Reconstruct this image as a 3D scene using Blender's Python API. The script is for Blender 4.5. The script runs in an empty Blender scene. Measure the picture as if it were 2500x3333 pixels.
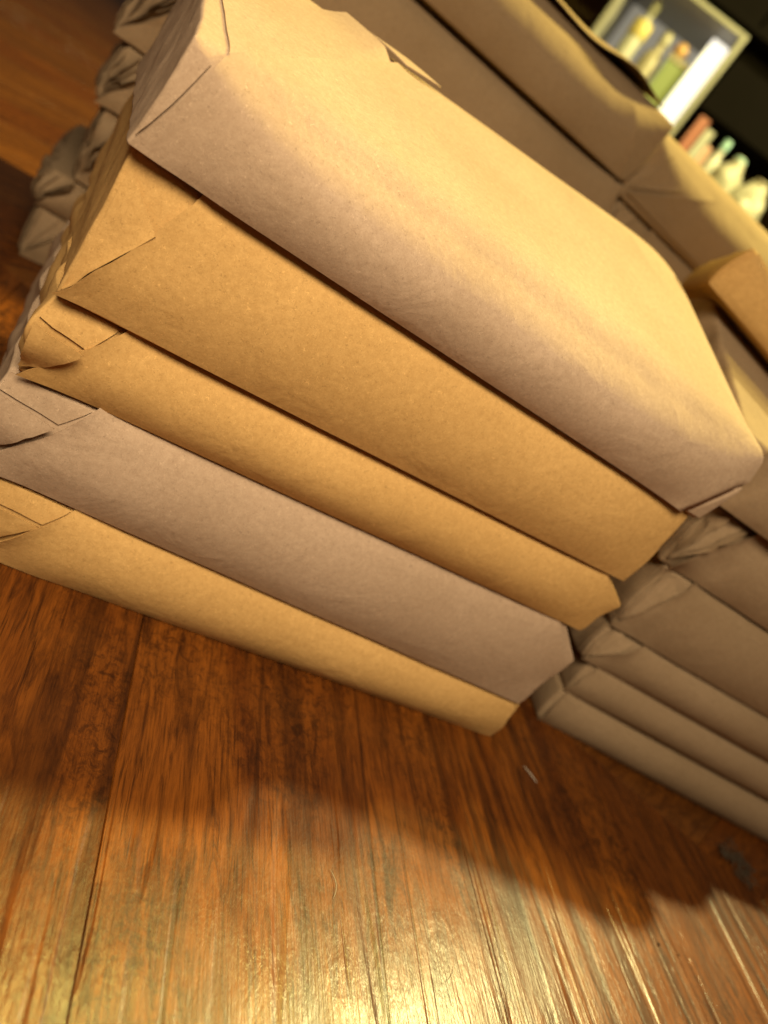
import bpy, math, random
import numpy as np
from mathutils import Matrix, Vector

S = bpy.context.scene
COL = S.collection

# ------------------------------------------------------------------ camera
cd = bpy.data.cameras.new('Camera')
cam = bpy.data.objects.new('Camera', cd)
COL.objects.link(cam)
CAM_R = ((0.786035, -0.390897, -0.478903), (-0.219106, 0.548235, -0.807112), (0.578050, 0.739349, 0.345284))
CAM_C = (-0.0114, -0.2599, 0.2)
cam.matrix_world = Matrix([list(CAM_R[i]) + [CAM_C[i]] for i in range(3)] + [[0, 0, 0, 1]])
cd.sensor_fit = 'VERTICAL'; cd.sensor_height = 36; cd.lens = 27.99
cd.clip_start = 0.01; cd.clip_end = 60
cd.dof.use_dof = True; cd.dof.focus_distance = 0.260; cd.dof.aperture_fstop = 7.8
S.camera = cam

# ------------------------------------------------------------------ world, lamps, exposure
W = bpy.data.worlds.new('World'); S.world = W; W.use_nodes = True
W.node_tree.nodes['Background'].inputs[0].default_value = (1.0, 0.80, 0.58, 1)
W.node_tree.nodes['Background'].inputs[1].default_value = 0.052
S.view_settings.view_transform = 'Standard'; S.view_settings.look = 'None'
S.view_settings.exposure = 0.0; S.view_settings.gamma = 1.0
S.view_settings.use_curve_mapping = False


def area(name, loc, target, size, power, col, shape='DISK'):
    d = bpy.data.lights.new(name, 'AREA'); d.shape = shape; d.size = size
    d.energy = power; d.color = col
    o = bpy.data.objects.new(name, d); COL.objects.link(o)
    o.location = loc
    o.rotation_euler = (Vector(target) - Vector(loc)).to_track_quat('-Z', 'Y').to_euler()
    return o


for nm, loc, power, colr, rad in (('key_light', (0.55, 0.55, 1.38), 46.0, (1.0, 0.84, 0.20), 0.040),  # added yellow lamp: evens the table shadow, warms the top parcel
                                  ('key_light', (1.02, 0.57, 1.40), 46.0, (1.0, 0.85, 0.24), 0.040),  # added lamp between the others, softens the notch in the table shadow
                                  ('key_light', (1.52, 0.62, 1.45), 198.0, (1.0, 0.87, 0.36), 0.038)):
    kd = bpy.data.lights.new(nm, 'POINT'); kd.energy = power; kd.color = colr; kd.shadow_soft_size = rad
    ko = bpy.data.objects.new(nm, kd); COL.objects.link(ko); ko.location = loc
area('fill_light', (-0.08, -0.42, 0.60), (0.07, 0.02, 0.09), 0.34, 2.3, (1.0, 0.86, 0.68)).data.spread = math.radians(100)  # added soft fill near the camera, beam narrowed onto the front stack


# ------------------------------------------------------------------ node helpers
def new_mat(name):
    m = bpy.data.materials.new(name); m.use_nodes = True
    nt = m.node_tree
    return m, nt, nt.nodes['Principled BSDF']


def nd(nt, typ, **kw):
    n = nt.nodes.new(typ)
    for k, v in kw.items():
        if k in n.inputs.keys():
            n.inputs[k].default_value = v
        else:
            setattr(n, k, v)
    return n


def ramp(nt, src, stops, interp='LINEAR'):
    r = nt.nodes.new('ShaderNodeValToRGB'); r.color_ramp.interpolation = interp
    e = r.color_ramp.elements
    while len(e) < len(stops): e.new(0.5)
    for i, (p, c) in enumerate(stops):
        e[i].position = p
        e[i].color = (c, c, c, 1) if not isinstance(c, tuple) else (*c, 1)
    nt.links.new(src, r.inputs[0])
    return r.outputs[0]


def mixc(nt, fac, a, b, mode='MIX'):
    m = nt.nodes.new('ShaderNodeMix'); m.data_type = 'RGBA'; m.blend_type = mode
    for sock, v in ((m.inputs[0], fac), (m.inputs[6], a), (m.inputs[7], b)):
        if isinstance(v, (int, float)): sock.default_value = v
        elif isinstance(v, tuple): sock.default_value = (*v, 1)
        else: nt.links.new(v, sock)
    return m.outputs[2]


def math_n(nt, op, a, b=None):
    m = nt.nodes.new('ShaderNodeMath'); m.operation = op
    for i, v in enumerate((a, b)):
        if v is None: continue
        if isinstance(v, (int, float)): m.inputs[i].default_value = v
        else: nt.links.new(v, m.inputs[i])
    return m.outputs[0]


# ------------------------------------------------------------------ materials
def kraft(name, base, dark, rough=0.85):
    """brown wrapping paper: mottled pulp, curly fibres, specks, slight nap"""
    m, nt, b = new_mat(name)
    tc = nt.nodes.new('ShaderNodeTexCoord'); oi = nt.nodes.new('ShaderNodeObjectInfo')
    add = nd(nt, 'ShaderNodeVectorMath', operation='ADD')
    nt.links.new(tc.outputs['Object'], add.inputs[0]); 
    sc = nd(nt, 'ShaderNodeVectorMath', operation='SCALE'); sc.inputs[0].default_value = (7.1, 3.3, 5.7)
    nt.links.new(oi.outputs['Random'], sc.inputs['Scale'])
    nt.links.new(sc.outputs[0], add.inputs[1])
    V = add.outputs[0]

    def noise(scale, detail=2.0, rough_=0.5, dist=0.0, stretch=None):
        n = nd(nt, 'ShaderNodeTexNoise', Scale=scale, Detail=detail, Roughness=rough_, Distortion=dist)
        if stretch:
            mp = nd(nt, 'ShaderNodeMapping'); mp.inputs['Scale'].default_value = stretch
            nt.links.new(V, mp.inputs[0]); nt.links.new(mp.outputs[0], n.inputs['Vector'])
        else:
            nt.links.new(V, n.inputs['Vector'])
        return n.outputs['Fac']
    big = ramp(nt, noise(14, 3), [(0.3, 0.0), (0.7, 1.0)])
    col = mixc(nt, big, base, tuple(c * f for c, f in zip(base, (0.84, 0.82, 0.78))))
    mot = ramp(nt, noise(420, 4, 0.65), [(0.30, 0.0), (0.72, 1.0)])
    col = mixc(nt, math_n(nt, 'MULTIPLY', mot, 0.42), col, dark)
    fine = noise(1500, 3, 0.7, 0.4)
    col = mixc(nt, math_n(nt, 'MULTIPLY', ramp(nt, fine, [(0.50, 0.0), (0.70, 1.0)]), 0.35), col, dark)
    col = mixc(nt, math_n(nt, 'MULTIPLY', ramp(nt, fine, [(0.28, 1.0), (0.42, 0.0)]), 0.25), col,
               tuple(min(1, c * 1.35) for c in base))
    # curly fibres: thin contour lines of a noise field, broken up by another
    def fibres(scale, width, gate, shade, amt):
        f = noise(scale, 1.0, 0.5, 0.6)
        d = math_n(nt, 'ABSOLUTE', math_n(nt, 'SUBTRACT', f, 0.5))
        line = ramp(nt, d, [(0.0, 1.0), (width, 0.0)])
        g = ramp(nt, noise(gate, 1.0), [(0.56, 0.0), (0.62, 1.0)])
        k = math_n(nt, 'MULTIPLY', math_n(nt, 'MULTIPLY', line, g), amt)
        return lambda c: mixc(nt, k, c, shade)
    col = fibres(720, 0.03, 520, tuple(c * 0.45 for c in dark), 0.40)(col)
    col = fibres(560, 0.02, 430, tuple(min(1, c * 1.6) for c in base), 0.35)(col)
    # dark specks
    v = nd(nt, 'ShaderNodeTexVoronoi', Scale=130.0); nt.links.new(V, v.inputs['Vector'])
    sp = ramp(nt, v.outputs['Distance'], [(0.0, 1.0), (0.07, 0.0)])
    wn = ramp(nt, v.outputs['Color'], [(0.90, 0.0), (0.93, 1.0)])
    col = mixc(nt, math_n(nt, 'MULTIPLY', math_n(nt, 'MULTIPLY', sp, wn), 0.8), col, tuple(c * 0.25 for c in dark))
    nt.links.new(col, b.inputs['Base Color'])
    b.inputs['Roughness'].default_value = rough
    b.inputs['Specular IOR Level'].default_value = 0.16
    # relief
    h1 = noise(900, 4, 0.7)
    b1 = nd(nt, 'ShaderNodeBump', Strength=0.28, Distance=0.0004); nt.links.new(h1, b1.inputs['Height'])
    h2 = noise(38, 3, 0.55, 0.8)
    b2 = nd(nt, 'ShaderNodeBump', Strength=0.34, Distance=0.003); nt.links.new(h2, b2.inputs['Height'])
    nt.links.new(b1.outputs[0], b2.inputs['Normal'])
    nt.links.new(b2.outputs[0], b.inputs['Normal'])
    return m


M = {}
M['gold'] = kraft('kraft_golden', (0.63, 0.37, 0.118), (0.36, 0.185, 0.046))
M['rose'] = kraft('kraft_rosy_brown', (0.50, 0.345, 0.205), (0.29, 0.18, 0.095))
M['shaded'] = kraft('kraft_rosy_shaded', (0.37, 0.25, 0.130), (0.22, 0.135, 0.063))  # rosy kraft darkened: the stacks' dimmer light is put into the colour


def plain(name, col, rough=0.5, metal=0.0, vary=0.12, scale=30, emit=None):
    m, nt, b = new_mat(name)
    tc = nt.nodes.new('ShaderNodeTexCoord')
    n = nd(nt, 'ShaderNodeTexNoise', Scale=scale, Detail=3.0); nt.links.new(tc.outputs['Object'], n.inputs['Vector'])
    c = mixc(nt, n.outputs['Fac'], tuple(x * (1 - vary) for x in col), tuple(min(1, x * (1 + vary)) for x in col))
    nt.links.new(c, b.inputs['Base Color'])
    b.inputs['Roughness'].default_value = rough; b.inputs['Metallic'].default_value = metal
    b.inputs['Specular IOR Level'].default_value = 0.05 if sum(col) < 0.05 else 0.4
    if emit:
        b.inputs['Emission Color'].default_value = (*emit[0], 1); b.inputs['Emission Strength'].default_value = emit[1]
    return m


def wood(name, light, mid, dark, worn=0.0):
    """oiled, hand-scraped board; grain runs along local Y"""
    m, nt, b = new_mat(name)
    tc = nt.nodes.new('ShaderNodeTexCoord'); oi = nt.nodes.new('ShaderNodeObjectInfo')
    sc = nd(nt, 'ShaderNodeVectorMath', operation='SCALE'); sc.inputs[0].default_value = (3.1, 9.7, 1.3)
    nt.links.new(oi.outputs['Random'], sc.inputs['Scale'])
    add = nd(nt, 'ShaderNodeVectorMath', operation='ADD')
    nt.links.new(tc.outputs['Object'], add.inputs[0]); nt.links.new(sc.outputs[0], add.inputs[1])
    V = add.outputs[0]

    def noise(scale, stretch=(1, 1, 1), detail=3.0, rough_=0.55, dist=0.0, rot=0.0):
        mp = nd(nt, 'ShaderNodeMapping'); mp.inputs['Scale'].default_value = stretch
        mp.inputs['Rotation'].default_value = (0, 0, rot)
        nt.links.new(V, mp.inputs[0])
        n = nd(nt, 'ShaderNodeTexNoise', Scale=scale, Detail=detail, Roughness=rough_, Distortion=dist)
        nt.links.new(mp.outputs[0], n.inputs['Vector'])
        return n.outputs['Fac']
    broad = noise(42, (1, 0.14, 1), 5, 0.6, 0.8)
    streak = noise(190, (1, 0.13, 1), 7, 0.72, 1.0)
    fine = noise(1300, (1, 0.06, 1), 4, 0.7)
    col = mixc(nt, ramp(nt, broad, [(0.32, 0.0), (0.68, 1.0)]), light, mid)
    col = mixc(nt, math_n(nt, 'MULTIPLY', ramp(nt, streak, [(0.47, 0.0), (0.66, 1.0)]), 0.75), col, dark)
    col = mixc(nt, math_n(nt, 'MULTIPLY', ramp(nt, fine, [(0.42, 0.0), (0.66, 1.0)]), 0.42), col, dark)
    rn_ = noise(20, (1, 0.045, 1), 2, 0.5, 0.35)
    rings = math_n(nt, 'SINE', math_n(nt, 'MULTIPLY', rn_, 58.0))
    rgate = ramp(nt, noise(30, (1, 0.12, 1), 3), [(0.36, 0.15), (0.60, 1.0)])
    rline = math_n(nt, 'MULTIPLY', ramp(nt, rings, [(0.55, 0.0), (0.97, 1.0)]), rgate)
    col = mixc(nt, math_n(nt, 'MULTIPLY', rline, 0.60), col, dark)
    # cross scratches (scraper marks at an angle over the grain)
    scr = noise(1300, (1, 0.03, 1), 2, 0.5, 0.15, 0.72)
    scr_m = ramp(nt, scr, [(0.56, 0.0), (0.66, 1.0)])
    gate = ramp(nt, noise(22, (1, 1, 1), 2), [(0.40, 0.0), (0.62, 1.0)])
    k = math_n(nt, 'MULTIPLY', scr_m, gate)
    col = mixc(nt, math_n(nt, 'MULTIPLY', k, 0.60), col, tuple(c * 0.5 for c in dark))
    blot = ramp(nt, noise(230, (1, 0.75, 1), 6, 0.75, 0.7), [(0.46, 0.0), (0.62, 1.0)])
    area_ = ramp(nt, noise(14, (1, 0.5, 1), 2), [(0.40, 0.0), (0.60, 1.0)])
    col = mixc(nt, math_n(nt, 'MULTIPLY', math_n(nt, 'MULTIPLY', blot, area_), 0.75), col, dark)
    nt.links.new(col, b.inputs['Base Color'])
    b.inputs['Roughness'].default_value = 0.5
    b.inputs['Specular IOR Level'].default_value = 0.08
    b.inputs['Coat Weight'].default_value = 0.28
    cr = ramp(nt, noise(45, (1, 0.5, 1), 4), [(0.3, 0.17), (0.7, 0.30)])
    nt.links.new(cr, b.inputs['Coat Roughness'])
    # relief: long scraped ripples, pores, scratches
    def bump(h, strength, dist, prev=None):
        n = nd(nt, 'ShaderNodeBump', Strength=strength, Distance=dist); nt.links.new(h, n.inputs['Height'])
        if prev: nt.links.new(prev, n.inputs['Normal'])
        return n.outputs[0]
    groove = ramp(nt, noise(46, (1, 0.05, 1), 2, 0.5, 0.8), [(0.385, 0.0), (0.41, 0.9), (0.5, 1.0)])
    n0 = bump(groove, 0.30, 0.0010)
    n0 = bump(math_n(nt, 'SUBTRACT', 1.0, rline), 0.17, 0.0007, n0)
    n1 = bump(noise(130, (1, 0.30, 1), 4, 0.6, 0.6), 0.17, 0.0014, n0)
    n2 = bump(noise(800, (1, 0.45, 1), 4, 0.65), 0.13, 0.0005, n1)
    n3 = bump(scr, 0.22, 0.0004, n2)
    nt.links.new(n3, b.inputs['Normal']); nt.links.new(n3, b.inputs['Coat Normal'])
    return m


M['wood_a'] = wood('table_wood_orange', (0.245, 0.070, 0.007), (0.135, 0.034, 0.004), (0.020, 0.0055, 0.002))
M['wood_b'] = wood('table_wood_red', (0.205, 0.057, 0.006), (0.110, 0.028, 0.004), (0.018, 0.005, 0.002))
M['wood_c'] = wood('table_wood_pale', (0.23, 0.075, 0.010), (0.15, 0.046, 0.007), (0.05, 0.015, 0.003))
M['core'] = plain('table_core_dark', (0.03, 0.012, 0.005), 0.8)


# ------------------------------------------------------------------ object helpers
def mesh_obj(name, verts, faces, mat, parent=None, smooth=False):
    me = bpy.data.meshes.new(name)
    me.from_pydata([tuple(map(float, v)) for v in verts], [], faces)
    me.update()
    if smooth: me.shade_smooth()
    me.materials.append(mat)
    o = bpy.data.objects.new(name, me); COL.objects.link(o)
    if parent: o.parent = parent
    return o


def empty(name, loc=(0, 0, 0), rot=(0, 0, 0)):
    o = bpy.data.objects.new(name, None); o.empty_display_size = 0.03
    COL.objects.link(o); o.location = loc; o.rotation_euler = rot
    return o


def tag(o, label, cat, group=None, kind=None):
    if label: o['label'] = label
    if cat: o['category'] = cat
    if group: o['group'] = group
    if kind: o['kind'] = kind
    return o


# ================================================================== TABLE
GR = math.radians(84.3)                                  # main grain direction
SEAM_P = np.array([0.3847, 0.0061]); SEAM_D = np.array([0.0925, -0.0649]); SEAM_D /= np.linalg.norm(SEAM_D)
SEAM_N = np.array([SEAM_D[1], -SEAM_D[0]])               # points to the near side (towards the camera)
if SEAM_N @ np.array([0.1, -0.15] - SEAM_P) < 0: SEAM_N = -SEAM_N


def clip(poly, p, n):
    """keep the part of a 2D polygon where (q-p).n >= 0"""
    out = []
    for i in range(len(poly)):
        a, b = poly[i], poly[(i + 1) % len(poly)]
        da, db = (a - p) @ n, (b - p) @ n
        if da >= 0: out.append(a)
        if (da >= 0) != (db >= 0): out.append(a + (b - a) * da / (da - db))
    return out


table = tag(empty('wooden_table'), 'varnished orange brown plank table with scraped glossy surface under the parcels', 'table')
BOUND = [(np.array([-1.0, -0.55]), np.array([0, 1.])), (np.array([0, 6.0]), np.array([0, -1.])),
         (np.array([-1.0, 0]), np.array([1., 0])), (np.array([0.95, 0]), np.array([-1., 0]))]


def plank(poly, ang, mat, dz, parent, gap=0.00004, thick=0.018):
    """one board: prism with chamfered arris; local Y along the grain"""
    if len(poly) < 3: return
    c = sum(poly) / len(poly)
    R2 = np.array([[math.cos(-(ang - math.pi / 2)), -math.sin(-(ang - math.pi / 2))],
                   [math.sin(-(ang - math.pi / 2)), math.cos(-(ang - math.pi / 2))]])
    n = len(poly)
    # area sign
    A = sum(poly[i][0] * poly[(i + 1) % n][1] - poly[(i + 1) % n][0] * poly[i][1] for i in range(n))
    if A < 0: poly = poly[::-1]

    def inset(d):
        out = []
        for i in range(n):
            a, b, e = poly[i - 1], poly[i], poly[(i + 1) % n]
            d1 = (b - a) / max(1e-9, np.linalg.norm(b - a)); d2 = (e - b) / max(1e-9, np.linalg.norm(e - b))
            n1 = np.array([-d1[1], d1[0]]); n2 = np.array([-d2[1], d2[0]])
            k = 1 + n1 @ n2
            out.append(b + d * (n1 + n2) / max(0.3, k))
        return out
    rings = [(inset(gap), -thick), (inset(gap), -0.0006), (inset(gap + 0.0003), 0.0)]
    vs, fs = [], []
    for ring, z in rings:
        for q in ring:
            l = R2 @ (q - c); vs.append((l[0], l[1], z))
    for r in range(2):
        for i in range(n):
            j = (i + 1) % n
            fs.append((r * n + i, r * n + j, (r + 1) * n + j, (r + 1) * n + i))
    fs.append(tuple(range(2 * n, 3 * n)))
    o = mesh_obj('plank', vs, fs, mat, parent)
    o.location = (c[0], c[1], dz); o.rotation_euler = (0, 0, ang - math.pi / 2)
    return o


rng = random.Random(4)
g_dir = np.array([math.cos(GR), math.sin(GR)]); g_n = np.array([math.sin(GR), -math.cos(GR)])
cuts = [-1.2, -0.62, -0.40, -0.25, -0.135, -0.035, 0.0832, 0.2358, 0.36, 0.45, 0.53, 0.66, 0.82, 1.2]
for i in range(len(cuts) - 1):
    a, b = cuts[i], cuts[i + 1]
    poly = [g_n * a + g_dir * -3, g_n * b + g_dir * -3, g_n * b + g_dir * 4, g_n * a + g_dir * 4]
    poly = [np.array(p) for p in poly]
    poly = clip(poly, SEAM_P, SEAM_N)
    for p, n in BOUND: poly = clip(poly, p, n)
    if len(poly) >= 3:
        plank(poly, GR, M['wood_a'] if rng.random() < 0.55 else M['wood_b'], -rng.uniform(0, 0.00015), table)
# boards beyond the diagonal joint run the other way
G2 = math.radians(31.0)
h_dir = np.array([math.cos(G2), math.sin(G2)]); h_n = np.array([-math.sin(G2), math.cos(G2)])
pos = -1.2
k = 0
while pos < 6.0:
    wd = rng.choice([0.075, 0.09, 0.11, 0.13]); a, b = pos, pos + wd; pos = b; k += 1
    poly = [h_n * a + h_dir * -8, h_n * a + h_dir * 8, h_n * b + h_dir * 8, h_n * b + h_dir * -8]
    poly = clip([np.array(p) for p in poly], SEAM_P, -SEAM_N)
    for p, n in BOUND: poly = clip(poly, p, n)
    if len(poly) >= 3:
        plank(poly, G2, M['wood_c'] if k % 3 else M['wood_a'], -rng.uniform(0.0001, 0.0005), table)
mesh_obj('table_core', [(-0.99, -0.54, -0.0225), (0.94, -0.54, -0.0225), (0.94, 5.99, -0.0225), (-0.99, 5.99, -0.0225),
                        (-0.99, -0.54, -0.019), (0.94, -0.54, -0.019), (0.94, 5.99, -0.019), (-0.99, 5.99, -0.019)],
         [(4, 5, 6, 7), (3, 2, 1, 0), (0, 1, 5, 4), (1, 2, 6, 5), (2, 3, 7, 6), (3, 0, 4, 7)], M['core'], table)


# ================================================================== PARCELS
class NoiseField:
    def __init__(s, seed):
        r = np.random.RandomState(seed)
        s.k1 = r.normal(size=(7, 3)) * 22; s.p1 = r.uniform(0, 6.28, 7)
        s.k2 = r.normal(size=(7, 3)) * 60; s.p2 = r.uniform(0, 6.28, 7)
        s.g = r.normal(size=(8, 3)); s.g /= np.linalg.norm(s.g, axis=1)[:, None]
        s.gp = r.uniform(0.012, 0.034, 8); s.go = r.uniform(0, 1, 8)

    def soft(s, p):
        return np.sin(p @ s.k1.T + s.p1).mean(1) + 0.5 * np.sin(p @ s.k2.T + s.p2).mean(1)

    def crease(s, p):
        """sum of triangle waves: flat facets meeting in sharp straight folds"""
        t = (p @ s.g.T) / s.gp + s.go
        return ((np.abs((t % 1.0) - 0.5) * 2 * s.gp / 0.03).mean(1) - 0.38) * 3.0


def smin_round(a, k):
    k = np.maximum(k, 1e-6)
    h = np.maximum(k - a, 0)
    return h * h / (4 * k)


class Parcel:
    def __init__(s, L, D, T, Tr=None, zb=(0, 0), bf=0.004, be=0.002, kt=0.012, kb=0.008, re=0.0018, xl=((0, 0), (1, 0)),
                 xr=((0, 0), (1, 0)), htop=None, soft=0.0006, crum=0.0012, crum_len=0.02, seed=1, skew=0.0, slit=None, xdense=False):
        s.__dict__.update(locals()); s.Tr = T if Tr is None else Tr
        s.nf = NoiseField(seed)

    def map(s, P):
        """nominal box point (x 0..L, y 0..D, z 0..1 of the thickness) -> wrapped shape"""
        P = np.asarray(P, float)
        L, D = s.L, s.D
        u0 = np.clip(P[:, 0] / L, 0, 1)
        T = s.T + (s.Tr - s.T) * u0
        p = np.stack([P[:, 0], P[:, 1], P[:, 2] * T], 1)
        lo = np.array([s.re] * 3); hi = np.stack([np.full(len(p), L), np.full(len(p), D), T], 1) - s.re
        q = np.minimum(np.maximum(p, lo), hi)
        d = p - q; n = np.linalg.norm(d, axis=1)
        p = np.where(n[:, None] > 1e-9, q + s.re * d / np.maximum(n, 1e-9)[:, None], p)
        x, y, z = p[:, 0].copy(), p[:, 1].copy(), p[:, 2].copy()
        w = np.clip(z / T, 0, 1); u = np.clip(x / L, 0, 1); v = np.clip(y / D, 0, 1)
        # soft rounding of long top and bottom edges (front and back)
        endf = 1 - 0.92 * np.exp(-np.minimum(x, L - x) / 0.022)
        for near, sgn in ((y, 1.0), (D - y, -1.0)):
            r = smin_round(near + (T - z), s.kt * endf); y += sgn * r; z -= r
            r = smin_round(near + z, s.kb * endf); y += sgn * r; z += r
        belly = np.clip(4 * w * (1 - w), 0, 1)
        e = 1 - 0.75 * np.exp(-np.minimum(x, L - x) / 0.03)
        y -= s.bf * belly * e * (1 - v) ** 3
        y += s.bf * belly * e * v ** 3
        x -= s.be * belly * np.exp(-x / 0.012)
        x += s.be * belly * np.exp(-(L - x) / 0.012)
        x += np.interp(w, *zip(*s.xl)) * np.exp(-x / 0.018)
        x += np.interp(w, *zip(*s.xr)) * np.exp(-np.maximum(L - x, 0) / 0.018)
        x += s.skew * v
        if s.htop is not None:
            z = z * (1 + s.htop(u, y) / T)
        if s.slit:
            (x0, t0), (x1, t1), wd, dep = s.slit
            A = np.array([x0, t0 * s.T]); B = np.array([x1, t1 * s.T]); q2 = np.stack([P[:, 0], P[:, 2] * s.T], 1)
            h = np.clip(((q2 - A) @ (B - A)) / ((B - A) @ (B - A)), 0, 1)
            ds = np.linalg.norm(q2 - A - h[:, None] * (B - A), axis=1)
            y += dep * np.exp(-(ds / wd) ** 2) * np.sin(math.pi * np.clip(h, 0.05, 0.95)) ** 0.5 * (P[:, 1] < 1e-6)
        nz = s.nf.soft(np.stack([x, y, z], 1))
        cr = s.nf.crease(np.stack([x, y, z], 1))
        amp = s.crum * (np.exp(-u * L / s.crum_len) + 0.25 * np.exp(-(1 - u) * L / s.crum_len))
        dz = (s.soft * nz * 0.3)
        y = y + (s.soft * nz + amp * cr) * np.where(v < 0.5, -1, 1) * np.clip(1 - 2.5 * np.minimum(v, 1 - v), 0, 1)
        x = x + amp * cr * 0.9 * np.where(u < 0.5, -1, 1)
        z = z + dz * np.clip((w - 0.7) / 0.3, 0, 1)
        z = z + s.zb[0] + (s.zb[1] - s.zb[0]) * u
        return np.stack([x, y, z], 1)

    def body(s, nx, ny, nz):
        def spaced(n, size):
            r = s.re
            e = [0, r * 0.35, r * 0.75, r, r + 0.0015]
            inner = np.linspace(r + 0.004, size - r - 0.004, n)
            return np.concatenate([e, inner, [size - t for t in e[::-1]]]) / size
        xa = spaced(nx, s.L) * s.L
        if s.xdense: xa = np.unique(np.concatenate([xa, np.arange(s.L - 0.022, s.L - s.re, 0.0005)]))
        xs, ys, zs = xa, spaced(ny, s.D) * s.D, spaced(nz, s.T)
        idx, pts, faces = {}, [], []

        def vid(i, j, k):
            key = (i, j, k)
            if key not in idx:
                idx[key] = len(pts); pts.append((xs[i], ys[j], zs[k]))
            return idx[key]
        X, Y, Z = len(xs) - 1, len(ys) - 1, len(zs) - 1
        for i in range(X):
            for j in range(Y):
                faces.append((vid(i, j, Z), vid(i + 1, j, Z), vid(i + 1, j + 1, Z), vid(i, j + 1, Z)))
                faces.append((vid(i, j + 1, 0), vid(i + 1, j + 1, 0), vid(i + 1, j, 0), vid(i, j, 0)))
            for k in range(Z):
                faces.append((vid(i, 0, k), vid(i + 1, 0, k), vid(i + 1, 0, k + 1), vid(i, 0, k + 1)))
                faces.append((vid(i, Y, k + 1), vid(i + 1, Y, k + 1), vid(i + 1, Y, k), vid(i, Y, k)))
        for j in range(Y):
            for k in range(Z):
                faces.append((vid(0, j, k + 1), vid(0, j + 1, k + 1), vid(0, j + 1, k), vid(0, j, k)))
                faces.append((vid(X, j, k), vid(X, j + 1, k), vid(X, j + 1, k + 1), vid(X, j, k + 1)))
        return s.map(pts), faces

    def path(s, x, t):
        """point on the front (t 0..1 = bottom to top), going on over the top for t>1 (metres past the edge)"""
        x = np.asarray(x, float); t = np.asarray(t, float)
        return np.stack([x, np.where(t > 1, t - 1, 0), np.clip(t, 0, 1)], 1)

    def end_path(s, yv, t):
        yv = np.asarray(yv, float); t = np.asarray(t, float)
        return np.stack([np.zeros_like(yv), yv, t], 1)

    def sheet(s, quad, nu, nv, off=0.0006, th=0.0004, lift=None, wob=0.0, side='front', seed=0, wr=0.0):
        """thin paper layer on the front: quad corners (x,t) in order BL, BR, TR, TL"""
        r = np.random.RandomState(seed + 11)
        a, b = np.meshgrid(np.linspace(0, 1, nu), np.linspace(0, 1, nv), indexing='ij')
        a, b = a.ravel(), b.ravel()
        q = None if callable(quad) else np.array(quad, float)
        xt = quad(a, b) if callable(quad) else ((1 - a) * (1 - b))[:, None] * q[0] + (a * (1 - b))[:, None] * q[1] + (a * b)[:, None] * q[2] + ((1 - a) * b)[:, None] * q[3]
        ph = r.uniform(0, 6.28, 4)
        if wob:
            edge = np.maximum(np.exp(-a / 0.03), np.exp(-(1 - a) / 0.03))
            xt[:, 0] += wob * edge * (np.sin(b * 5 + ph[0]) + 0.5 * np.sin(b * 13 + ph[1]))
        f = s.path if side == 'front' else s.end_path
        p0 = s.map(f(xt[:, 0], xt[:, 1]))
        e = 1e-4
        dx = s.map(f(xt[:, 0] + e, xt[:, 1])) - s.map(f(xt[:, 0] - e, xt[:, 1]))
        st = np.where(xt[:, 1] > 1, e, 0.004)
        dt = s.map(f(xt[:, 0], xt[:, 1] + st)) - s.map(f(xt[:, 0], xt[:, 1] - st))
        n = np.cross(dx, dt) if side == 'front' else np.cross(dt, dx)
        n /= np.maximum(np.linalg.norm(n, axis=1), 1e-12)[:, None]
        if side == 'front':
            flip = (n[:, 1] > 0.35)
            n[flip] *= -1
        else:
            n[n[:, 0] > 0] *= -1
        o = np.full(len(a), off)
        if lift is not None: o = o + lift(a, b, xt)
        if wr: o = o + np.maximum(0, NoiseField(seed + 77).crease(p0) * wr + wr * 0.5)
        low = p0 + n * (o)[:, None]; up = p0 + n * (o + th)[:, None]
        N = nu * nv
        idx = lambda i, j: i * nv + j
        fs = []
        for i in range(nu - 1):
            for j in range(nv - 1):
                fs.append((N + idx(i, j), N + idx(i + 1, j), N + idx(i + 1, j + 1), N + idx(i, j + 1)))
                fs.append((idx(i, j + 1), idx(i + 1, j + 1), idx(i + 1, j), idx(i, j)))
        ring = [(i, 0) for i in range(nu)] + [(nu - 1, j) for j in range(1, nv)] + [(i, nv - 1) for i in range(nu - 2, -1, -1)] + [(0, j) for j in range(nv - 2, 0, -1)]
        # separate rim vertices keep the cut edge crisp under smooth shading
        base = 2 * N
        rim = [low[idx(*q_)] for q_ in ring] + [up[idx(*q_)] for q_ in ring]
        m = len(ring)
        for i in range(m):
            j = (i + 1) % m
            fs.append((base + i, base + j, base + m + j, base + m + i))
        return np.concatenate([low, up, np.array(rim)]), fs


PARCELS = []


def parcel(label, group, origin, az, mat, par, res=(70, 26, 12), sheets=(), tilt=None):
    """sheets: (name, quad, nu, nv, kwargs)"""
    root = tag(empty('wrapped_parcel', origin, (0, 0, math.radians(az))), label, 'parcel', group)
    if tilt: root.rotation_euler = tilt
    v, f = par.body(*res)
    mesh_obj('paper_wrap', v, f, mat, root, True)
    for nm, quad, nu, nv, kw in sheets:
        sv, sf = par.sheet(quad, nu, nv, **kw)
        mesh_obj(nm, sv, sf, mat, root, True)
    return root


def edge_lift(left=0.0, right=0.0, top=0.0, power=2.0, wave=0.0, seed=0):
    r = np.random.RandomState(seed); ph = r.uniform(0, 6.28, 3)

    def f(a, b, xt):
        k = left * np.exp(-a / 0.025) + right * np.exp(-(1 - a) / 0.05) + top * np.clip(b, 0, 1) ** 6
        return k * (1 + wave * np.sin(b * 6 + ph[0]) + wave * 0.5 * np.sin(a * 9 + ph[1]))
    return f


def plane_lift(c0, ca, cb, lim=0.01):
    return lambda a, b, xt: np.clip(c0 + ca * a + cb * b, 0, lim)


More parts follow.
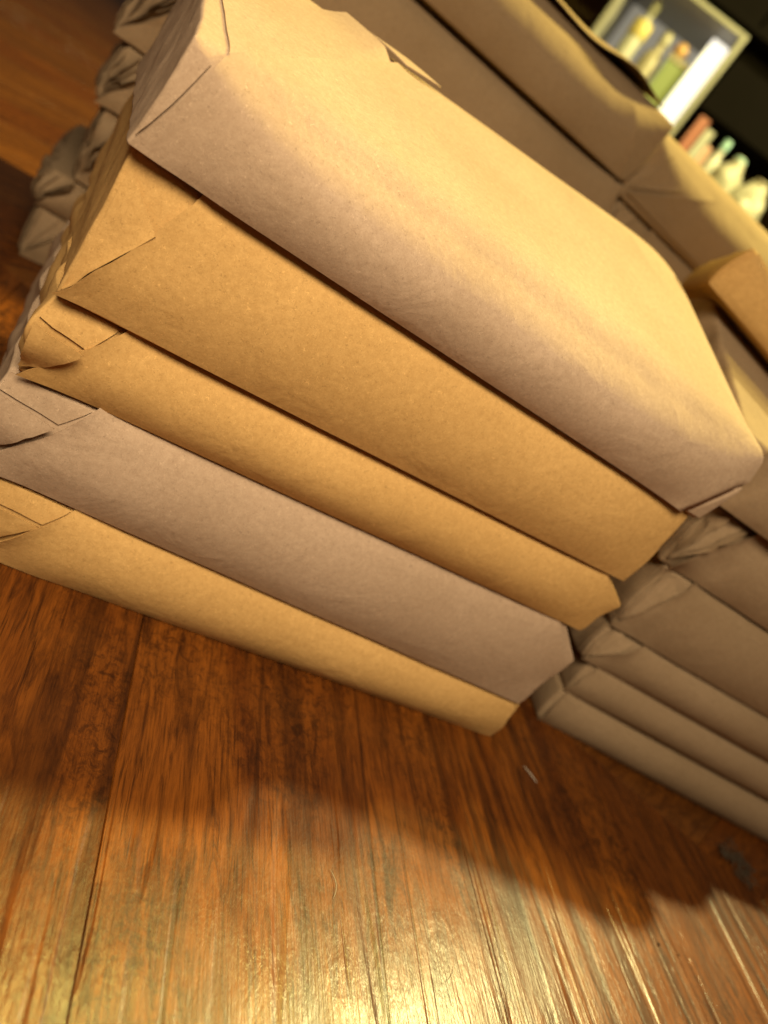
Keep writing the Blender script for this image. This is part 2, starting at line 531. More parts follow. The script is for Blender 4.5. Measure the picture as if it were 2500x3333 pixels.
def std_flap(L, T, dx_l, dx_r, x0=0.0005, seed=0, off=0.0004, lift=0.0014, wob=0.0006, t0=0.03, t1=0.992):
    return ('front_flap', [(x0, t0), (L - 0.0005, t0), (L - dx_r, t1), (dx_l, t1)], 80, 12,
            dict(off=off, th=0.0006, lift=edge_lift(lift, lift * 0.3, 0, wave=0.7, seed=seed), wob=wob, seed=seed))


FRONT = 'front stack of five parcels'
# ---- P5 bottom
L = 0.270
par = Parcel(L, 0.19, 0.0360, Tr=0.0255, bf=0.0066, kt=0.0055, kb=0.0018, be=0.0, re=0.0011, xr=((0, 0.0), (1, 0.0)), seed=5, crum=0.0030)
parcel('golden parcel at the bottom of the front stack, resting on the table', FRONT, (0.0095, 0.002, 0), 0, M['gold'], par, (90, 26, 14), [
    std_flap(L, 0.036, 0.031, 0.004, seed=51),
    ('side_fold', [(0.0006, 0.12), (0.012, 0.42), (0.0215, 0.69), (0.0006, 0.72)], 10, 8, dict(off=0.0004, th=0.0006, lift=plane_lift(0, 0.0, 0.0012), wr=0.0009, seed=52)),
    ('side_fold', [(0.0008, 0.74), (0.022, 0.72), (0.029, 0.95), (0.0008, 0.96)], 12, 6, dict(off=0.0003, th=0.0007, wob=0.0, seed=53))])
# ---- P4
L = 0.272
par = Parcel(L, 0.19, 0.0390, Tr=0.0530, zb=(0.0364, 0.0258), bf=0.0066, kt=0.0055, kb=0.0018, be=0.0, re=0.0011,
             xr=((0, 0.006), (0.7, 0.013), (1, -0.008)), seed=4, crum=0.0034)
parcel('rosy brown parcel second from the bottom of the front stack', FRONT, (-0.002, 0.0010, 0), 0, M['rose'], par, (90, 26, 14), [
    std_flap(L, 0.039, 0.031, 0.008, seed=41, x0=0.001),
    ('side_fold', [(0.0008, 0.24), (0.010, 0.40), (0.0205, 0.72), (0.0008, 0.78)], 12, 8, dict(off=0.0004, th=0.0006, lift=plane_lift(0, 0.0006, 0.0022), wr=0.0012, seed=42)),
    ('side_fold', [(0.0008, 0.80), (0.021, 0.74), (0.029, 0.95), (0.0008, 0.96)], 12, 6, dict(off=0.0003, th=0.0005, seed=43))])
# ---- P3
L = 0.268
par = Parcel(L, 0.19, 0.0305, Tr=0.0325, zb=(0.0757, 0.0790), bf=0.0066, kt=0.0055, kb=0.0018, be=0.0, re=0.0011,
             xr=((0, 0.0), (0.65, 0.012), (1, -0.009)), seed=33, crum=0.0040, crum_len=0.016)
parcel('golden parcel in the middle of the front stack', FRONT, (0.0005, 0.0008, 0), 0, M['gold'], par, (90, 26, 14), [
    std_flap(L, 0.03, 0.0245, 0.006, seed=31, x0=0.001),
    ('side_fold', [(0.0008, 0.10), (0.006, 0.22), (0.0150, 0.58), (0.0012, 0.66)], 12, 9, dict(off=0.0004, th=0.0006, lift=plane_lift(0.0, 0.0005, 0.0024), wr=0.0018, seed=32)),
    ('side_fold', [(0.0014, 0.72), (0.0155, 0.61), (0.0215, 0.94), (0.0016, 0.95)], 12, 7, dict(off=0.0003, th=0.0008, seed=33))])
# ---- P2
L = 0.270
par = Parcel(L, 0.19, 0.0510, Tr=0.0430, zb=(0.1063, 0.1115), bf=0.0066, kt=0.0055, kb=0.0018, be=0.0, re=0.0011,
             xr=((0, -0.003), (1, 0.0)), seed=2, crum=0.0022)
parcel('thick golden parcel second from the top of the front stack', FRONT, (0.0, -0.0034, 0), 0.5, M['gold'], par, (100, 26, 18), [
    std_flap(L, 0.05, 0.0235, 0.005, seed=21, x0=0.0006),
    ('side_fold', [(0.0008, 0.06), (0.0010, 0.08), (0.0165, 0.65), (0.0022, 0.90)], 14, 14, dict(off=0.0004, th=0.0006, lift=lambda a, b, xt: 0.0016 * np.exp(-(1 - a) / 0.12), wr=0.0006, seed=22)),
])
# ---- P1 : plump, its top slopes up towards the back
def p1_top(u, y):
    sl = 0.235 + 0.155 * u - 0.05 * np.exp(-(1 - u) / 0.04)
    ye = np.where(y < 0.10, y, 0.10 + 0.036 * np.tanh((y - 0.10) / 0.036))
    back = np.clip((y - 0.135) / 0.055, 0, 1) ** 2
    return sl * ye * (1 - 0.55 * back)


def P1_FLAP(a, b):
    # up the front (b < .4), over the rounded edge and on to the sloping top; the cut edges run in at an angle
    t = np.where(b < 0.4, 0.03 + 0.97 * b / 0.4, 1 + (b - 0.4) / 0.6 * 0.118)
    y = np.maximum(t - 1, 0)
    left = np.where(t <= 1, 0.0006 + 0.0085 * t, 0.0091 + 0.615 * y)
    right = np.where(t <= 1, 0.2608 + 0.0142 * np.clip(t / 0.72, 0, 1) ** 0.9, 0.2750 - 0.42 * y)
    return np.stack([left + (right - left) * a, t], 1)


L = 0.2755
par = Parcel(L, 0.19, 0.0345, Tr=0.0385, zb=(0.1575, 0.1548), bf=0.0060, kt=0.022, kb=0.0018, be=0.0, re=0.0011, slit=((0.2615, 0.03), (0.2730, 0.62), 0.0013, 0.007), xdense=True,
             xr=((0, -0.004), (0.6, 0.003), (1, 0.0)), xl=((0, -0.002), (0.5, 0), (1, 0.001)), htop=p1_top, seed=11, soft=0.0011, crum=0.0012)
parcel('plump rosy parcel with bright lamplit top, uppermost of the front stack', FRONT, (0.0, -0.0075, 0), 1.0, M['rose'], par, (120, 60, 22), [
    ('front_flap', P1_FLAP, 90, 54,
     dict(off=0.0009, th=0.00045, seed=12, lift=lambda a, b, xt:
          0.0010 * np.exp(-a / 0.025)
          + 0.0040 * np.exp(-(1 - a) / 0.035) * np.clip(0.75 - np.clip(xt[:, 1], 0, 1), 0, 1) * (xt[:, 1] <= 1)
          + 0.0)),
    ('tuck_fold', [(0.0105, 1.003), (0.0790, 1.112), (0.0560, 1.131), (0.0010, 1.085)], 30, 24,
     dict(off=0.0003, th=0.0004, seed=16, lift=lambda a, b, xt: 0.0040 * np.clip((a - 0.70) / 0.30, 0, 1) ** 2 * np.clip(b * 4, 0, 1))),
    ('tuck_fold', [(0.0600, 1.140), (0.0860, 1.121), (0.1060, 1.128), (0.0660, 1.146)], 16, 10,
     dict(off=0.0026, th=0.0004, seed=17, lift=lambda a, b, xt: 0.0008 * np.sin(a * 3))),
    ('side_fold', [(0.0008, 0.10), (0.0010, 0.16), (0.0072, 0.90), (0.0008, 0.93)], 10, 12, dict(off=0.0004, th=0.0005, seed=14)),
    ('corner_fold', [(0.2630, 0.04), (0.2748, 0.05), (0.2750, 0.60), (0.2740, 0.62)], 8, 10, dict(off=0.0003, th=0.0006, seed=15)),
])

# ---------------------------------------------------------------- right stack
RIGHT = 'right-hand stack of parcels'
RO = np.array([0.331, 0.0344]); RA = -11.23
rd = np.array([math.cos(math.radians(RA)), math.sin(math.radians(RA))]); rn = np.array([-rd[1], rd[0]])


def r_at(r, y=0.0): 
    q = RO + rd * r + rn * y
    return (q[0], q[1], 0)


def folds(dx, seed, t=0.66, x0=0.001, lift=0.0012, n=4):
    """layered tuck at the left end: pleats fanning out from the lower corner, each overlapping the next"""
    r = np.random.RandomState(seed)
    out = []
    # points along the rim, from high on the left edge round to the flap's cut edge
    rim = [(x0, 0.55), (x0 + dx * 0.06, 0.95), (dx * 0.45, 0.96), (dx * 0.80, 0.90), (dx * 0.60, 0.62)]
    tt = np.sort(np.concatenate([[0, 4], np.clip(np.linspace(0, 4, n + 1)[1:-1] + r.uniform(-0.35, 0.35, n - 1), 0.2, 3.8)]))

    def at(q):
        i = min(int(q), 3); f = q - i
        return (rim[i][0] * (1 - f) + rim[i + 1][0] * f, rim[i][1] * (1 - f) + rim[i + 1][1] * f)
    for i in range(n):
        p, q = at(tt[i]), at(tt[i + 1])
        tip = (x0 + r.uniform(0, 0.04) * dx, 0.10 + r.uniform(0, 0.08))
        up = lift * r.uniform(0.6, 1.5)
        out.append(('side_fold', [tip, (tip[0] + 0.04 * dx, tip[1] + 0.02), q, p], 9, 12,
                    dict(off=0.0003 + 0.0003 * (i % 2), th=0.0005, seed=seed + i, wr=lift * 0.25,
                         lift=(lambda up: (lambda a, b, xt: up * (a ** 2) * np.sin(np.clip(b, 0, 1) * 2.4)))(up))))
    return out


def end_folds(D, seed, lift=0.0015):
    """flaps folded on to the left end face"""
    r = np.random.RandomState(seed)
    w = r.uniform(0.035, 0.055)
    return [('end_flap', [(0.002, 0.06), (w, 0.22), (w * 1.3, 0.62), (0.002, 0.93)], 14, 12,
             dict(off=0.0004, th=0.0005, side='end', seed=seed, wr=lift * 0.5, lift=lambda a, b, xt: lift * a ** 3)),
            ('end_flap', [(w * 1.1, 0.10), (D - 0.01, 0.05), (D - 0.03, 0.85), (w * 1.5, 0.70)], 20, 10,
             dict(off=0.0003, th=0.0005, side='end', seed=seed + 1, wr=lift * 0.4))]


L = 0.262
Rr = (56, 26, 10)
parcel('dull brown parcel lying on the table at the bottom of the right stack', RIGHT, r_at(0.001), RA, M['shaded'],
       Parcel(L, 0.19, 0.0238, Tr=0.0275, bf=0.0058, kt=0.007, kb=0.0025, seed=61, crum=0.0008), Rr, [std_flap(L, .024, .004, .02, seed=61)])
parcel('dull brown parcel second from the bottom of the right stack', RIGHT, r_at(0.003, 0.001), RA, M['shaded'],
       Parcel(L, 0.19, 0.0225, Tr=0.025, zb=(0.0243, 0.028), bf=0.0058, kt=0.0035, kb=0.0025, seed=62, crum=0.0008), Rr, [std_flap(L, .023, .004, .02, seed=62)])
parcel('brown parcel third from the bottom of the right stack with folded left end', RIGHT, r_at(-0.0065), RA, M['shaded'],
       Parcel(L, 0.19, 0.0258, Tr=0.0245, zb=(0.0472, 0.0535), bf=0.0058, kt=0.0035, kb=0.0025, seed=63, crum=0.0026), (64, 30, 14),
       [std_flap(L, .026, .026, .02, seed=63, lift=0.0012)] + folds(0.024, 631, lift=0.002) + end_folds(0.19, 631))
parcel('thick brown parcel fourth from the bottom of the right stack, left end creased', RIGHT, r_at(-0.008, -0.001), RA, M['shaded'],
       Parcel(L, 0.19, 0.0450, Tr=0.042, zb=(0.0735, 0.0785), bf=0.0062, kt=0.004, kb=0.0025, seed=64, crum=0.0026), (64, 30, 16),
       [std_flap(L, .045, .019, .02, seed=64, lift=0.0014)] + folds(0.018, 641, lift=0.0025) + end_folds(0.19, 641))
parcel('brown parcel with badly crumpled left end, fifth up in the right stack', RIGHT, r_at(-0.013, 0.0), RA, M['shaded'],
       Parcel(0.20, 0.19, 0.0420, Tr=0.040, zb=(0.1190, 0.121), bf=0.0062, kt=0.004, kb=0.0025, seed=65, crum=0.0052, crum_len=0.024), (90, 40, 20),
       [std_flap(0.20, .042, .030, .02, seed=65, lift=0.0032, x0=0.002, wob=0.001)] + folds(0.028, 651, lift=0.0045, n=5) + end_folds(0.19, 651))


def r6_top(u, y):
    ye = np.where(y < 0.11, y, 0.11 + 0.05 * np.tanh((y - 0.11) / 0.05))
    return 0.385 * ye * (1 - 0.7 * np.clip((y - 0.115) / 0.07, 0, 1))


parcel('brown wedge shaped parcel sixth up in the right stack, beneath a tilted one', RIGHT, r_at(-0.036, -0.010), RA, M['shaded'],
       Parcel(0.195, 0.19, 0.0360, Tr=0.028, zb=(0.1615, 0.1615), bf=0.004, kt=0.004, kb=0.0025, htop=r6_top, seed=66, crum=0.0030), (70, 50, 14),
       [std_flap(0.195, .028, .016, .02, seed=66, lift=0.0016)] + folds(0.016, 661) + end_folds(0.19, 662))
# tilted parcel lying askew on the wedge
AZ7 = math.radians(-33.0)
d7 = Vector((math.cos(AZ7), math.sin(AZ7), -0.205)).normalized()
n7 = Vector((math.sin(-AZ7), math.cos(AZ7), 0.0)).normalized()
up7 = d7.cross(n7).normalized(); n7 = up7.cross(d7).normalized()
M7 = Matrix(((d7.x, n7.x, up7.x), (d7.y, n7.y, up7.y), (d7.z, n7.z, up7.z)))
parcel('golden tan parcel lying askew and tilted on top of the right stack', RIGHT, (0.2925, 0.1275, 0.2452), 0, M['gold'],
       Parcel(0.175, 0.17, 0.0285, bf=0.003, kt=0.012, kb=0.006, seed=67, crum=0.0014, crum_len=0.012), (70, 36, 14),
       [std_flap(0.175, .026, .006, .015, seed=67, lift=0.0008)], tilt=M7.to_euler())

# ---------------------------------------------------------------- back left stack
BACK = 'back stack behind the front parcels'
YB = 0.328
L = 0.335
Bs = (60, 24, 12)
parcel('rosy brown parcel at the bottom of the back stack, its corner on the table', BACK, (-0.0165, YB, 0), 0, M['shaded'],
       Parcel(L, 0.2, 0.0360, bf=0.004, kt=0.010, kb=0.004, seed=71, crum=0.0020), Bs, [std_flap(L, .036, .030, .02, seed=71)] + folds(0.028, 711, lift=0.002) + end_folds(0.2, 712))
parcel('rosy brown parcel with crumpled end, second from the bottom of the back stack', BACK, (-0.0245, YB - .001, 0.0366), 0, M['shaded'],
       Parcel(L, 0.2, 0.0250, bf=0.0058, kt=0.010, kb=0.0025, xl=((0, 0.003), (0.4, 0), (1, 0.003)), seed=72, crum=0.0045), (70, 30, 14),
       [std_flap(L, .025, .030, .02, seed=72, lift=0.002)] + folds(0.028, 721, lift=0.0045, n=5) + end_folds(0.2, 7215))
parcel('rosy brown parcel set in from the others, third from the bottom of the back stack', BACK, (-0.007, YB, 0.0622), 0, M['shaded'],
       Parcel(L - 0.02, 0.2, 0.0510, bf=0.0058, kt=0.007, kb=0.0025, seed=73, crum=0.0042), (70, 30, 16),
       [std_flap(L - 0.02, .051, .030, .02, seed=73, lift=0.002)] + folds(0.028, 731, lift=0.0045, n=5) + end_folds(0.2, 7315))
parcel('brown parcel with rounded crumpled end, fourth from the bottom of the back stack', BACK, (-0.0175, YB - .002, 0.1138), 0, M['shaded'],
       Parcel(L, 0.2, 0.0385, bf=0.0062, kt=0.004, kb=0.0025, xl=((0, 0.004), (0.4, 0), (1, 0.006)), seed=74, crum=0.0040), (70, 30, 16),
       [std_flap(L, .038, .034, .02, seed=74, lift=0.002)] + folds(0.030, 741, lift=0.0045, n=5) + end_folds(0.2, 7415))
parcel('dull brown parcel with pointed creased corner, fifth from the bottom of the back stack', BACK, (-0.0235, YB - .003, 0.1530), 0, M['shaded'],
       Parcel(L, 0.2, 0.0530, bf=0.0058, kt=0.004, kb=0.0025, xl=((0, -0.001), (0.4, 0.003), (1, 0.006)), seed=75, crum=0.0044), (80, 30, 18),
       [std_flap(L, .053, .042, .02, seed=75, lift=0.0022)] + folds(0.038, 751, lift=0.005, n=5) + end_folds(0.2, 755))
parcel('thick dull brown parcel second from the top of the back stack', BACK, (-0.012, YB, 0.2066), 0, M['shaded'],
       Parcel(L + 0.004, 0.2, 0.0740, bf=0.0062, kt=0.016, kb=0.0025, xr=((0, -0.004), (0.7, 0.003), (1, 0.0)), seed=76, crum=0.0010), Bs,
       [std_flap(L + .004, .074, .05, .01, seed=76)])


def b1_top(u, y):
    ye = 0.05 * np.tanh(y / 0.05)
    return 0.28 * ye * (1 - 0.5 * np.clip((y - 0.12) / 0.08, 0, 1) ** 2)


L1 = 0.335
parcel('brown parcel with lamplit upper edge, topmost of the back stack', BACK, (-0.010, YB - 0.003, 0.2815), 0, M['shaded'],
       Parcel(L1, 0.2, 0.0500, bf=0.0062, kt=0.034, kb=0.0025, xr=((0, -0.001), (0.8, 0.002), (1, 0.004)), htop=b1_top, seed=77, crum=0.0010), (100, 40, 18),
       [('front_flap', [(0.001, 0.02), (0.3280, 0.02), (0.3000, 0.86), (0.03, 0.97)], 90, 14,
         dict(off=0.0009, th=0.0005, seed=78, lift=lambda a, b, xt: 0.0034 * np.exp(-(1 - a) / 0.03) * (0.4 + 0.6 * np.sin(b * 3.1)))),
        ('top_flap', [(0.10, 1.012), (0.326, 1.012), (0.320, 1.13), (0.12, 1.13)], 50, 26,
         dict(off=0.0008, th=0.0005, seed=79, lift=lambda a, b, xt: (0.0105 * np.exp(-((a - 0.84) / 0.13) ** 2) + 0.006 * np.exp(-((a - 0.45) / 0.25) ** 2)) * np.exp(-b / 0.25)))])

# ---------------------------------------------------------------- back right stack
BR = 'far right stack of parcels'


def c1_top(u, y):
    ye = 0.045 * np.tanh(y / 0.045)
    return (0.30 + 0.25 * u) * ye


CY = 0.332
parcel('brown parcel with bright top and folded left end, uppermost of the far right stack', BR, (0.3295, CY, 0.2735), -2.5, M['shaded'],
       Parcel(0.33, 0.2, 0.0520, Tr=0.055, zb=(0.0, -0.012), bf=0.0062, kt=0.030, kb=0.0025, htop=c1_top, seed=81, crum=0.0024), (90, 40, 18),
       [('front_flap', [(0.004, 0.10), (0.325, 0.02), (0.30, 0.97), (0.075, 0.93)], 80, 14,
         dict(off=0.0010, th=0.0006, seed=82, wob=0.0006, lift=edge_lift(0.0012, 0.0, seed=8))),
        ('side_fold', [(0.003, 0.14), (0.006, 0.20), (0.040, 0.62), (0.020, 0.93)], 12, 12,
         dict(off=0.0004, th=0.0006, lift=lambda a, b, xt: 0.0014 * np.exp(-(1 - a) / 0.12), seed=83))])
parcel('dull brown parcel with creased end, under the top one of the far right stack', BR, (0.336, CY + 0.004, 0.2070), -2.5, M['shaded'],
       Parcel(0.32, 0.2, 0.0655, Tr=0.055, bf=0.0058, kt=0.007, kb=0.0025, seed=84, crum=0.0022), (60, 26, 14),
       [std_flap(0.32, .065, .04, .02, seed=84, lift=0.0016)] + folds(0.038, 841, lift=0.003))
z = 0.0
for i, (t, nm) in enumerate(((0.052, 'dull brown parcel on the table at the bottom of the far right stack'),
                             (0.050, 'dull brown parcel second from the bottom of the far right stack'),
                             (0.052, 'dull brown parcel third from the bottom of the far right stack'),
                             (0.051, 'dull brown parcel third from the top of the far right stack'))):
    parcel(nm, BR, (0.338 + 0.004 * (i % 2), CY + 0.006, z), -2.5, M['shaded'],
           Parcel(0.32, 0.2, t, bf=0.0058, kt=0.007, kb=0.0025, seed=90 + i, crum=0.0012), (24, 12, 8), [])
    z += t + 0.0005

# ================================================================== SMALL THINGS ON THE TABLE
def tube(name, pts, r, mat, parent=None, n=5, taper=True):
    pts = [np.array(p, float) for p in pts]
    vs, fs = [], []
    for i, p in enumerate(pts):
        d = pts[min(i + 1, len(pts) - 1)] - pts[max(i - 1, 0)]; d /= np.linalg.norm(d)
        a = np.cross(d, [0, 0, 1.0]); a /= max(1e-9, np.linalg.norm(a)); b = np.cross(a, d)
        rr = r * (0.35 + 0.65 * math.sin(math.pi * (i + 0.5) / len(pts))) if taper else r
        for k_ in range(n):
            t = 2 * math.pi * k_ / n
            vs.append(p + rr * (math.cos(t) * a + math.sin(t) * b))
    for i in range(len(pts) - 1):
        for k_ in range(n):
            k2 = (k_ + 1) % n
            fs.append((i * n + k_, i * n + k2, (i + 1) * n + k2, (i + 1) * n + k_))
    fs.append(tuple(range(n))[::-1]); fs.append(tuple((len(pts) - 1) * n + k_ for k_ in range(n)))
    return mesh_obj(name, vs, fs, mat, parent, True)


M['hair'] = plain('pale_fibre', (0.42, 0.33, 0.21), 0.5)
M['lint'] = plain('grey_lint', (0.075, 0.050, 0.024), 0.9, scale=300)
M['crumb'] = plain('dark_crumb', (0.10, 0.05, 0.02), 0.7)


def curl(p, ang, length, bend, n=12, z=0.0004):
    out = []; x, y = p; a = ang
    for i in range(n):
        out.append((x, y, z + 0.0003 * math.sin(math.pi * i / (n - 1))))
        x += math.cos(a) * length / n; y += math.sin(a) * length / n; a += bend / n
    return out


tag(tube('paper_sliver', curl((0.2971, -0.0126), math.radians(-65), 0.0118, 0.1), 0.00045, M['hair']),
    'short pale straight sliver in the shadow of the front stack', 'fibre')
for (p, a, l, bd, lb) in (((0.155, -0.1105), 0.9, 0.013, 1.4, 'curled pale hair on the sunlit part of the table, left one'),
                          ((0.198, -0.133), 0.5, 0.012, 0.9, 'kinked pale hair lying in the bright glare of the table')):
    lb = lb.replace('sunlit', 'lamplit')
    tag(tube('hair', curl(p, a, l, bd), 0.00011, M['hair']), lb, 'hair', 'loose hairs on the table')
# lint clump by the joint
rs = np.random.RandomState(3)
lint = tag(empty('lint_clump', (0.4660, -0.0370, 0.0002)), 'fuzzy grey brown clump of lint by the diagonal table joint', 'lint')
for i in range(34):
    c0 = rs.normal(size=2) * 0.0045
    pts = []; a = rs.uniform(0, 6.28); x, y = c0; z_ = rs.uniform(0.0006, 0.0040)
    for j in range(9):
        pts.append((x, y, max(0.0006, z_ + 0.0012 * math.sin(j * 0.9 + i)))); a += rs.normal() * 0.7
        x += math.cos(a) * 0.0017; y += math.sin(a) * 0.0017
    tube('strand', pts, 0.00042, M['lint'], lint, 4)
for i, (x, y, r, lb) in enumerate(((0.340, -0.1015, 0.0007, 'dark crumb on the lit table near the shadow tip, larger one'),
                                   (0.352, -0.1050, 0.0005, 'tiny dark crumb on the lit table near the shadow tip'))):
    vs, fs = [], []
    for a in range(5):
        for b in range(8):
            th, ph = math.pi * (a + 0.5) / 5, 2 * math.pi * b / 8
            rr = r * (1 + 0.3 * math.sin(3 * ph + a + i))
            vs.append((rr * math.sin(th) * math.cos(ph), rr * math.sin(th) * math.sin(ph), r * 0.75 + 0.75 * r * math.cos(th)))
    for a in range(4):
        for b in range(8):
            fs.append((a * 8 + b, (a + 1) * 8 + b, (a + 1) * 8 + (b + 1) % 8, a * 8 + (b + 1) % 8))
    fs += [tuple(range(8)), tuple(range(39, 31, -1))]
    c = tag(mesh_obj('crumb', vs, fs, M['crumb'], None, True), lb, 'crumb', 'crumbs on the table'); c.location = (x, y, 0)

# ================================================================== BLURRED KITCHEN BEHIND
AZB = math.radians(59.72); DB = 2.2
fw = np.array([math.cos(AZB), math.sin(AZB)]); ur = np.array([fw[1], -fw[0]])
BO = np.array(CAM_C[:2]) + fw * DB


def bgroot(name, u, dep, zz):
    q = BO + ur * u + fw * dep
    return empty(name, (q[0], q[1], zz), (0, 0, math.atan2(ur[1], ur[0])))


def box(name, lo, hi, mat, parent, bev=0.003):
    import bmesh
    bm = bmesh.new(); bmesh.ops.create_cube(bm, size=1.0)
    lo, hi = np.array(lo), np.array(hi)
    for v in bm.verts: v.co = Vector((lo + hi) / 2) + Vector((v.co.x * (hi - lo)[0], v.co.y * (hi - lo)[1], v.co.z * (hi - lo)[2]))
    if bev: bmesh.ops.bevel(bm, geom=bm.edges[:], offset=bev, segments=2, affect='EDGES', profile=0.6)
    me = bpy.data.meshes.new(name); bm.to_mesh(me); bm.free(); me.materials.append(mat)
    o = bpy.data.objects.new(name, me); COL.objects.link(o); o.parent = parent
    return o


def lathe(name, prof, mat, parent, n=20):
    vs, fs = [], []
    for r, z_ in prof:
        for k_ in range(n):
            t = 2 * math.pi * k_ / n; vs.append((r * math.cos(t), r * math.sin(t), z_))
    for i in range(len(prof) - 1):
        for k_ in range(n):
            k2 = (k_ + 1) % n
            fs.append((i * n + k_, i * n + k2, (i + 1) * n + k2, (i + 1) * n + k_))
    fs.append(tuple(range(n))[::-1]); fs.append(tuple((len(prof) - 1) * n + k_ for k_ in range(n)))
    return mesh_obj(name, vs, fs, mat, parent, True)


M['white'] = plain('white_enamel', (0.38, 0.375, 0.35), 0.35)
M['frame'] = plain('dull_white_frame', (0.26, 0.25, 0.225), 0.5)
M['glow_panel'] = plain('self_glowing_panel', (0.45, 0.42, 0.35), 0.6, emit=((1.0, 0.92, 0.72), 0.22))  # glow put into the panel to brighten the case interior
M['black'] = plain('dark_cabinet', (0.004, 0.003, 0.0025), 0.9)
M['brownwall'] = plain('brown_wall', (0.085, 0.055, 0.02), 0.8)
M['cream'] = plain('cream_plastic', (0.34, 0.32, 0.265), 0.35, scale=60)
M['beige'] = plain('beige_plastic', (0.30, 0.265, 0.205), 0.4)
M['green'] = plain('green_card', (0.20, 0.25, 0.12), 0.5)
M['orange'] = plain('orange_peel', (0.50, 0.29, 0.14), 0.5)
M['yellow'] = plain('yellow_print', (0.48, 0.40, 0.16), 0.45)
M['red'] = plain('red_cover', (0.30, 0.11, 0.09), 0.5)
M['pink'] = plain('pink_cover', (0.55, 0.33, 0.28), 0.5)
M['teal'] = plain('teal_cap', (0.28, 0.48, 0.50), 0.35)
M['glow'] = plain('added_glow', (0.9, 0.9, 0.85), 0.5, emit=((1.0, 0.95, 0.80), 1.3))  # glow added to make the white case bright

# dark wall of cupboards
rt = tag(bgroot('dark_cupboard', 0, 0, 0), 'dark brown black cupboard with a ledge around the lit white case', 'cupboard')
box('door_panel', (0.012, 0.02, 0.70), (0.60, 0.30, 1.25), M['black'], rt)
box('door_panel', (-0.60, 0.02, 0.885), (0.006, 0.30, 1.25), M['black'], rt)
box('ledge', (-0.60, -0.03, 0.866), (0.60, 0.018, 0.882), M['black'], rt, 0.004)
box('back_panel', (-0.60, 0.305, -0.7), (0.70, 0.32, 1.25), M['brownwall'], rt)
rt = tag(bgroot('counter', 0, 0, 0), 'brown worktop under the blurred bottles and books', 'counter')
box('worktop', (0.010, -0.06, 0.47), (0.70, 0.30, 0.50), M['brownwall'], rt)
box('base_unit', (0.010, -0.03, -0.70), (0.70, 0.30, 0.468), M['black'], rt)
# white lit case
rt = tag(bgroot('display_case', 0, 0, 0), 'white open case with added glow inside and bottles on its shelf', 'case')
box('side_panel', (-0.010, -0.02, 0.30), (0.004, 0.28, 0.858), M['frame'], rt)
box('side_panel', (-0.300, -0.02, 0.30), (-0.286, 0.28, 0.858), M['frame'], rt)
box('top_panel', (-0.285, -0.02, 0.846), (-0.011, 0.28, 0.858), M['frame'], rt)
box('shelf', (-0.285, -0.02, 0.560), (-0.011, 0.26, 0.572), M['frame'], rt)
box('back_panel', (-0.285, 0.262, 0.30), (-0.011, 0.278, 0.845), M['glow_panel'], rt)
box('glow_strip', (-0.060, 0.05, 0.574), (-0.013, 0.07, 0.835), M['glow'], rt, 0.004)  # bright strip; its glow is added to light the case
box('plinth', (-0.290, 0.0, -0.7), (-0.006, 0.27, 0.298), M['black'], rt)


def bottle(name, label, u, dep, zz, h, r, mat, capmat, band=None):
    o = tag(bgroot(name, u, dep, zz), label, 'bottle')
    lathe('flask', [(r * .9, 0), (r, .006), (r, h * .62), (r * .85, h * .72), (r * .42, h * .80), (r * .40, h * .86)], mat, o)
    lathe('cap', [(r * .48, h * .862), (r * .5, h * .87), (r * .5, h * .985), (r * .44, h)], capmat, o)
    if band: lathe('label_band', [(r * 1.012, h * .30), (r * 1.02, h * .31), (r * 1.02, h * .50), (r * 1.012, h * .51)], band, o)
    return o


bottle('bottle', 'tall white bottle with a yellow band in the lit case', -0.214, 0.05, 0.573, 0.25, 0.022, M['white'], M['white'])
lathe('label_band', [(0.0225, .160), (0.0245, .164), (0.0245, .195), (0.0225, .199)], M['yellow'], bpy.data.objects['bottle'])
bottle('bottle', 'beige bottle with a pale cap in the middle of the lit case', -0.150, 0.06, 0.573, 0.215, 0.026, M['beige'], M['cream'])
rt = tag(bgroot('green_box', -0.092, 0.03, 0.573), 'green box standing in the lit case by the bright strip', 'box')
box('carton', (-0.026, 0, 0), (0.030, 0.05, 0.165), M['green'], rt)
box('lid', (-0.028, -0.002, 0.166), (0.032, 0.052, 0.180), M['beige'], rt)
o = tag(bgroot('orange_fruit', -0.104, 0.055, 0.754), 'small orange ball on top of the green box', 'fruit')
lathe('peel', [(0.004, 0), (0.014, .004), (0.0185, .014), (0.0175, .024), (0.010, .033), (0.003, .0345)], M['orange'], o)
lathe('stem', [(0.002, .034), (0.0015, .038)], M['green'], o, 6)


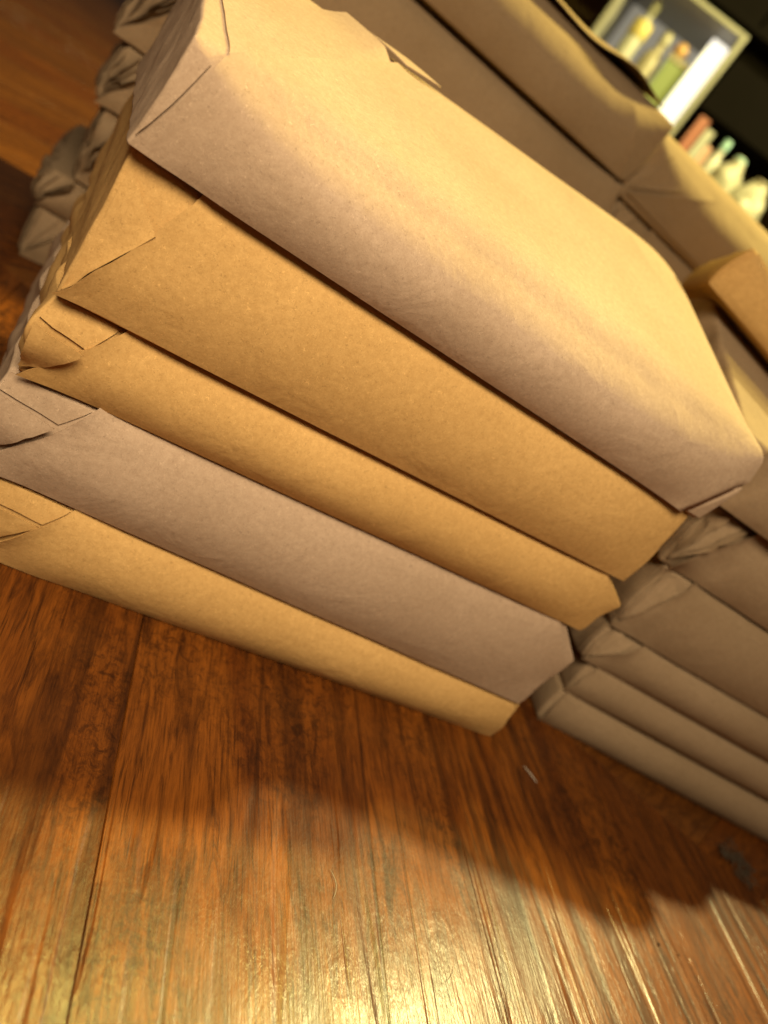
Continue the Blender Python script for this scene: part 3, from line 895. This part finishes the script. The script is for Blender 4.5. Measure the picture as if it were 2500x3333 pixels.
def book(label, u, w, h, mat):
    o = tag(bgroot('book', u, 0.0, 0.501), label, 'book', 'books on the worktop')
    box('cover', (0, 0, 0), (w, 0.003, h), mat, o, 0.001)
    box('cover', (0, 0.004, 0), (0.003, 0.12, h), mat, o, 0.001)
    box('cover', (w - 0.003, 0.004, 0), (w, 0.12, h), mat, o, 0.001)
    box('pages', (0.0035, 0.0045, 0.004), (w - 0.0035, 0.118, h - 0.004), M['cream'], o, 0)


book('red book next to the lit white case', 0.030, 0.026, 0.182, M['red'])
book('white book between the red and the pink book', 0.060, 0.022, 0.168, M['white'])
book('pink book beside the bottle with a teal cap', 0.084, 0.016, 0.140, M['pink'])
bottle('bottle', 'white bottle with a teal cap right of the books', 0.122, 0.03, 0.501, 0.180, 0.019, M['white'], M['teal'])


def bag(label, u, dep, w, h, mat, seed):
    r = np.random.RandomState(seed); nf = NoiseField(seed + 200)
    vs, fs, n, m_ = [], [], 26, 16
    for i in range(m_):
        t = i / (m_ - 1)
        prof = (0.75 + 0.35 * math.sin(math.pi * min(1, t * 1.2))) * (1 - 0.6 * max(0, t - 0.72) / 0.28)
        for k_ in range(n):
            a = 2 * math.pi * k_ / n
            vs.append([w / 2 * prof * math.cos(a), w * 0.4 * prof * math.sin(a), h * t])
    V = np.array(vs); cr = nf.crease(V * 0.7) * 0.03
    V[:, :2] *= (1 + cr * 9)[:, None]; V[:, 2] *= (1 + cr * 2)
    V[:, 2] = np.maximum(V[:, 2], 0)
    for i in range(m_ - 1):
        for k_ in range(n):
            k2 = (k_ + 1) % n
            fs.append((i * n + k_, i * n + k2, (i + 1) * n + k2, (i + 1) * n + k_))
    fs.append(tuple(range(n))[::-1]); fs.append(tuple((m_ - 1) * n + k_ for k_ in range(n)))
    o = tag(bgroot('plastic_bag', u, dep, 0.501), label, 'bag', 'crumpled bags on the worktop')
    mesh_obj('film', V, fs, mat, o)
    lathe('tie', [(w * .14, h * .93), (w * .20, h * .95), (w * .20, h * .985), (w * .14, h * 1.0)], M['teal'] if seed == 1 else M['beige'], o, 12)


bag('crumpled cream plastic bag right of the bottle with a teal cap', 0.172, 0.02, 0.075, 0.165, M['cream'], 1)
bag('larger crumpled cream bag at the right edge of the picture', 0.245, 0.0, 0.090, 0.150, M['cream'], 2)

# pendant lamp that gives the key light (above the picture)
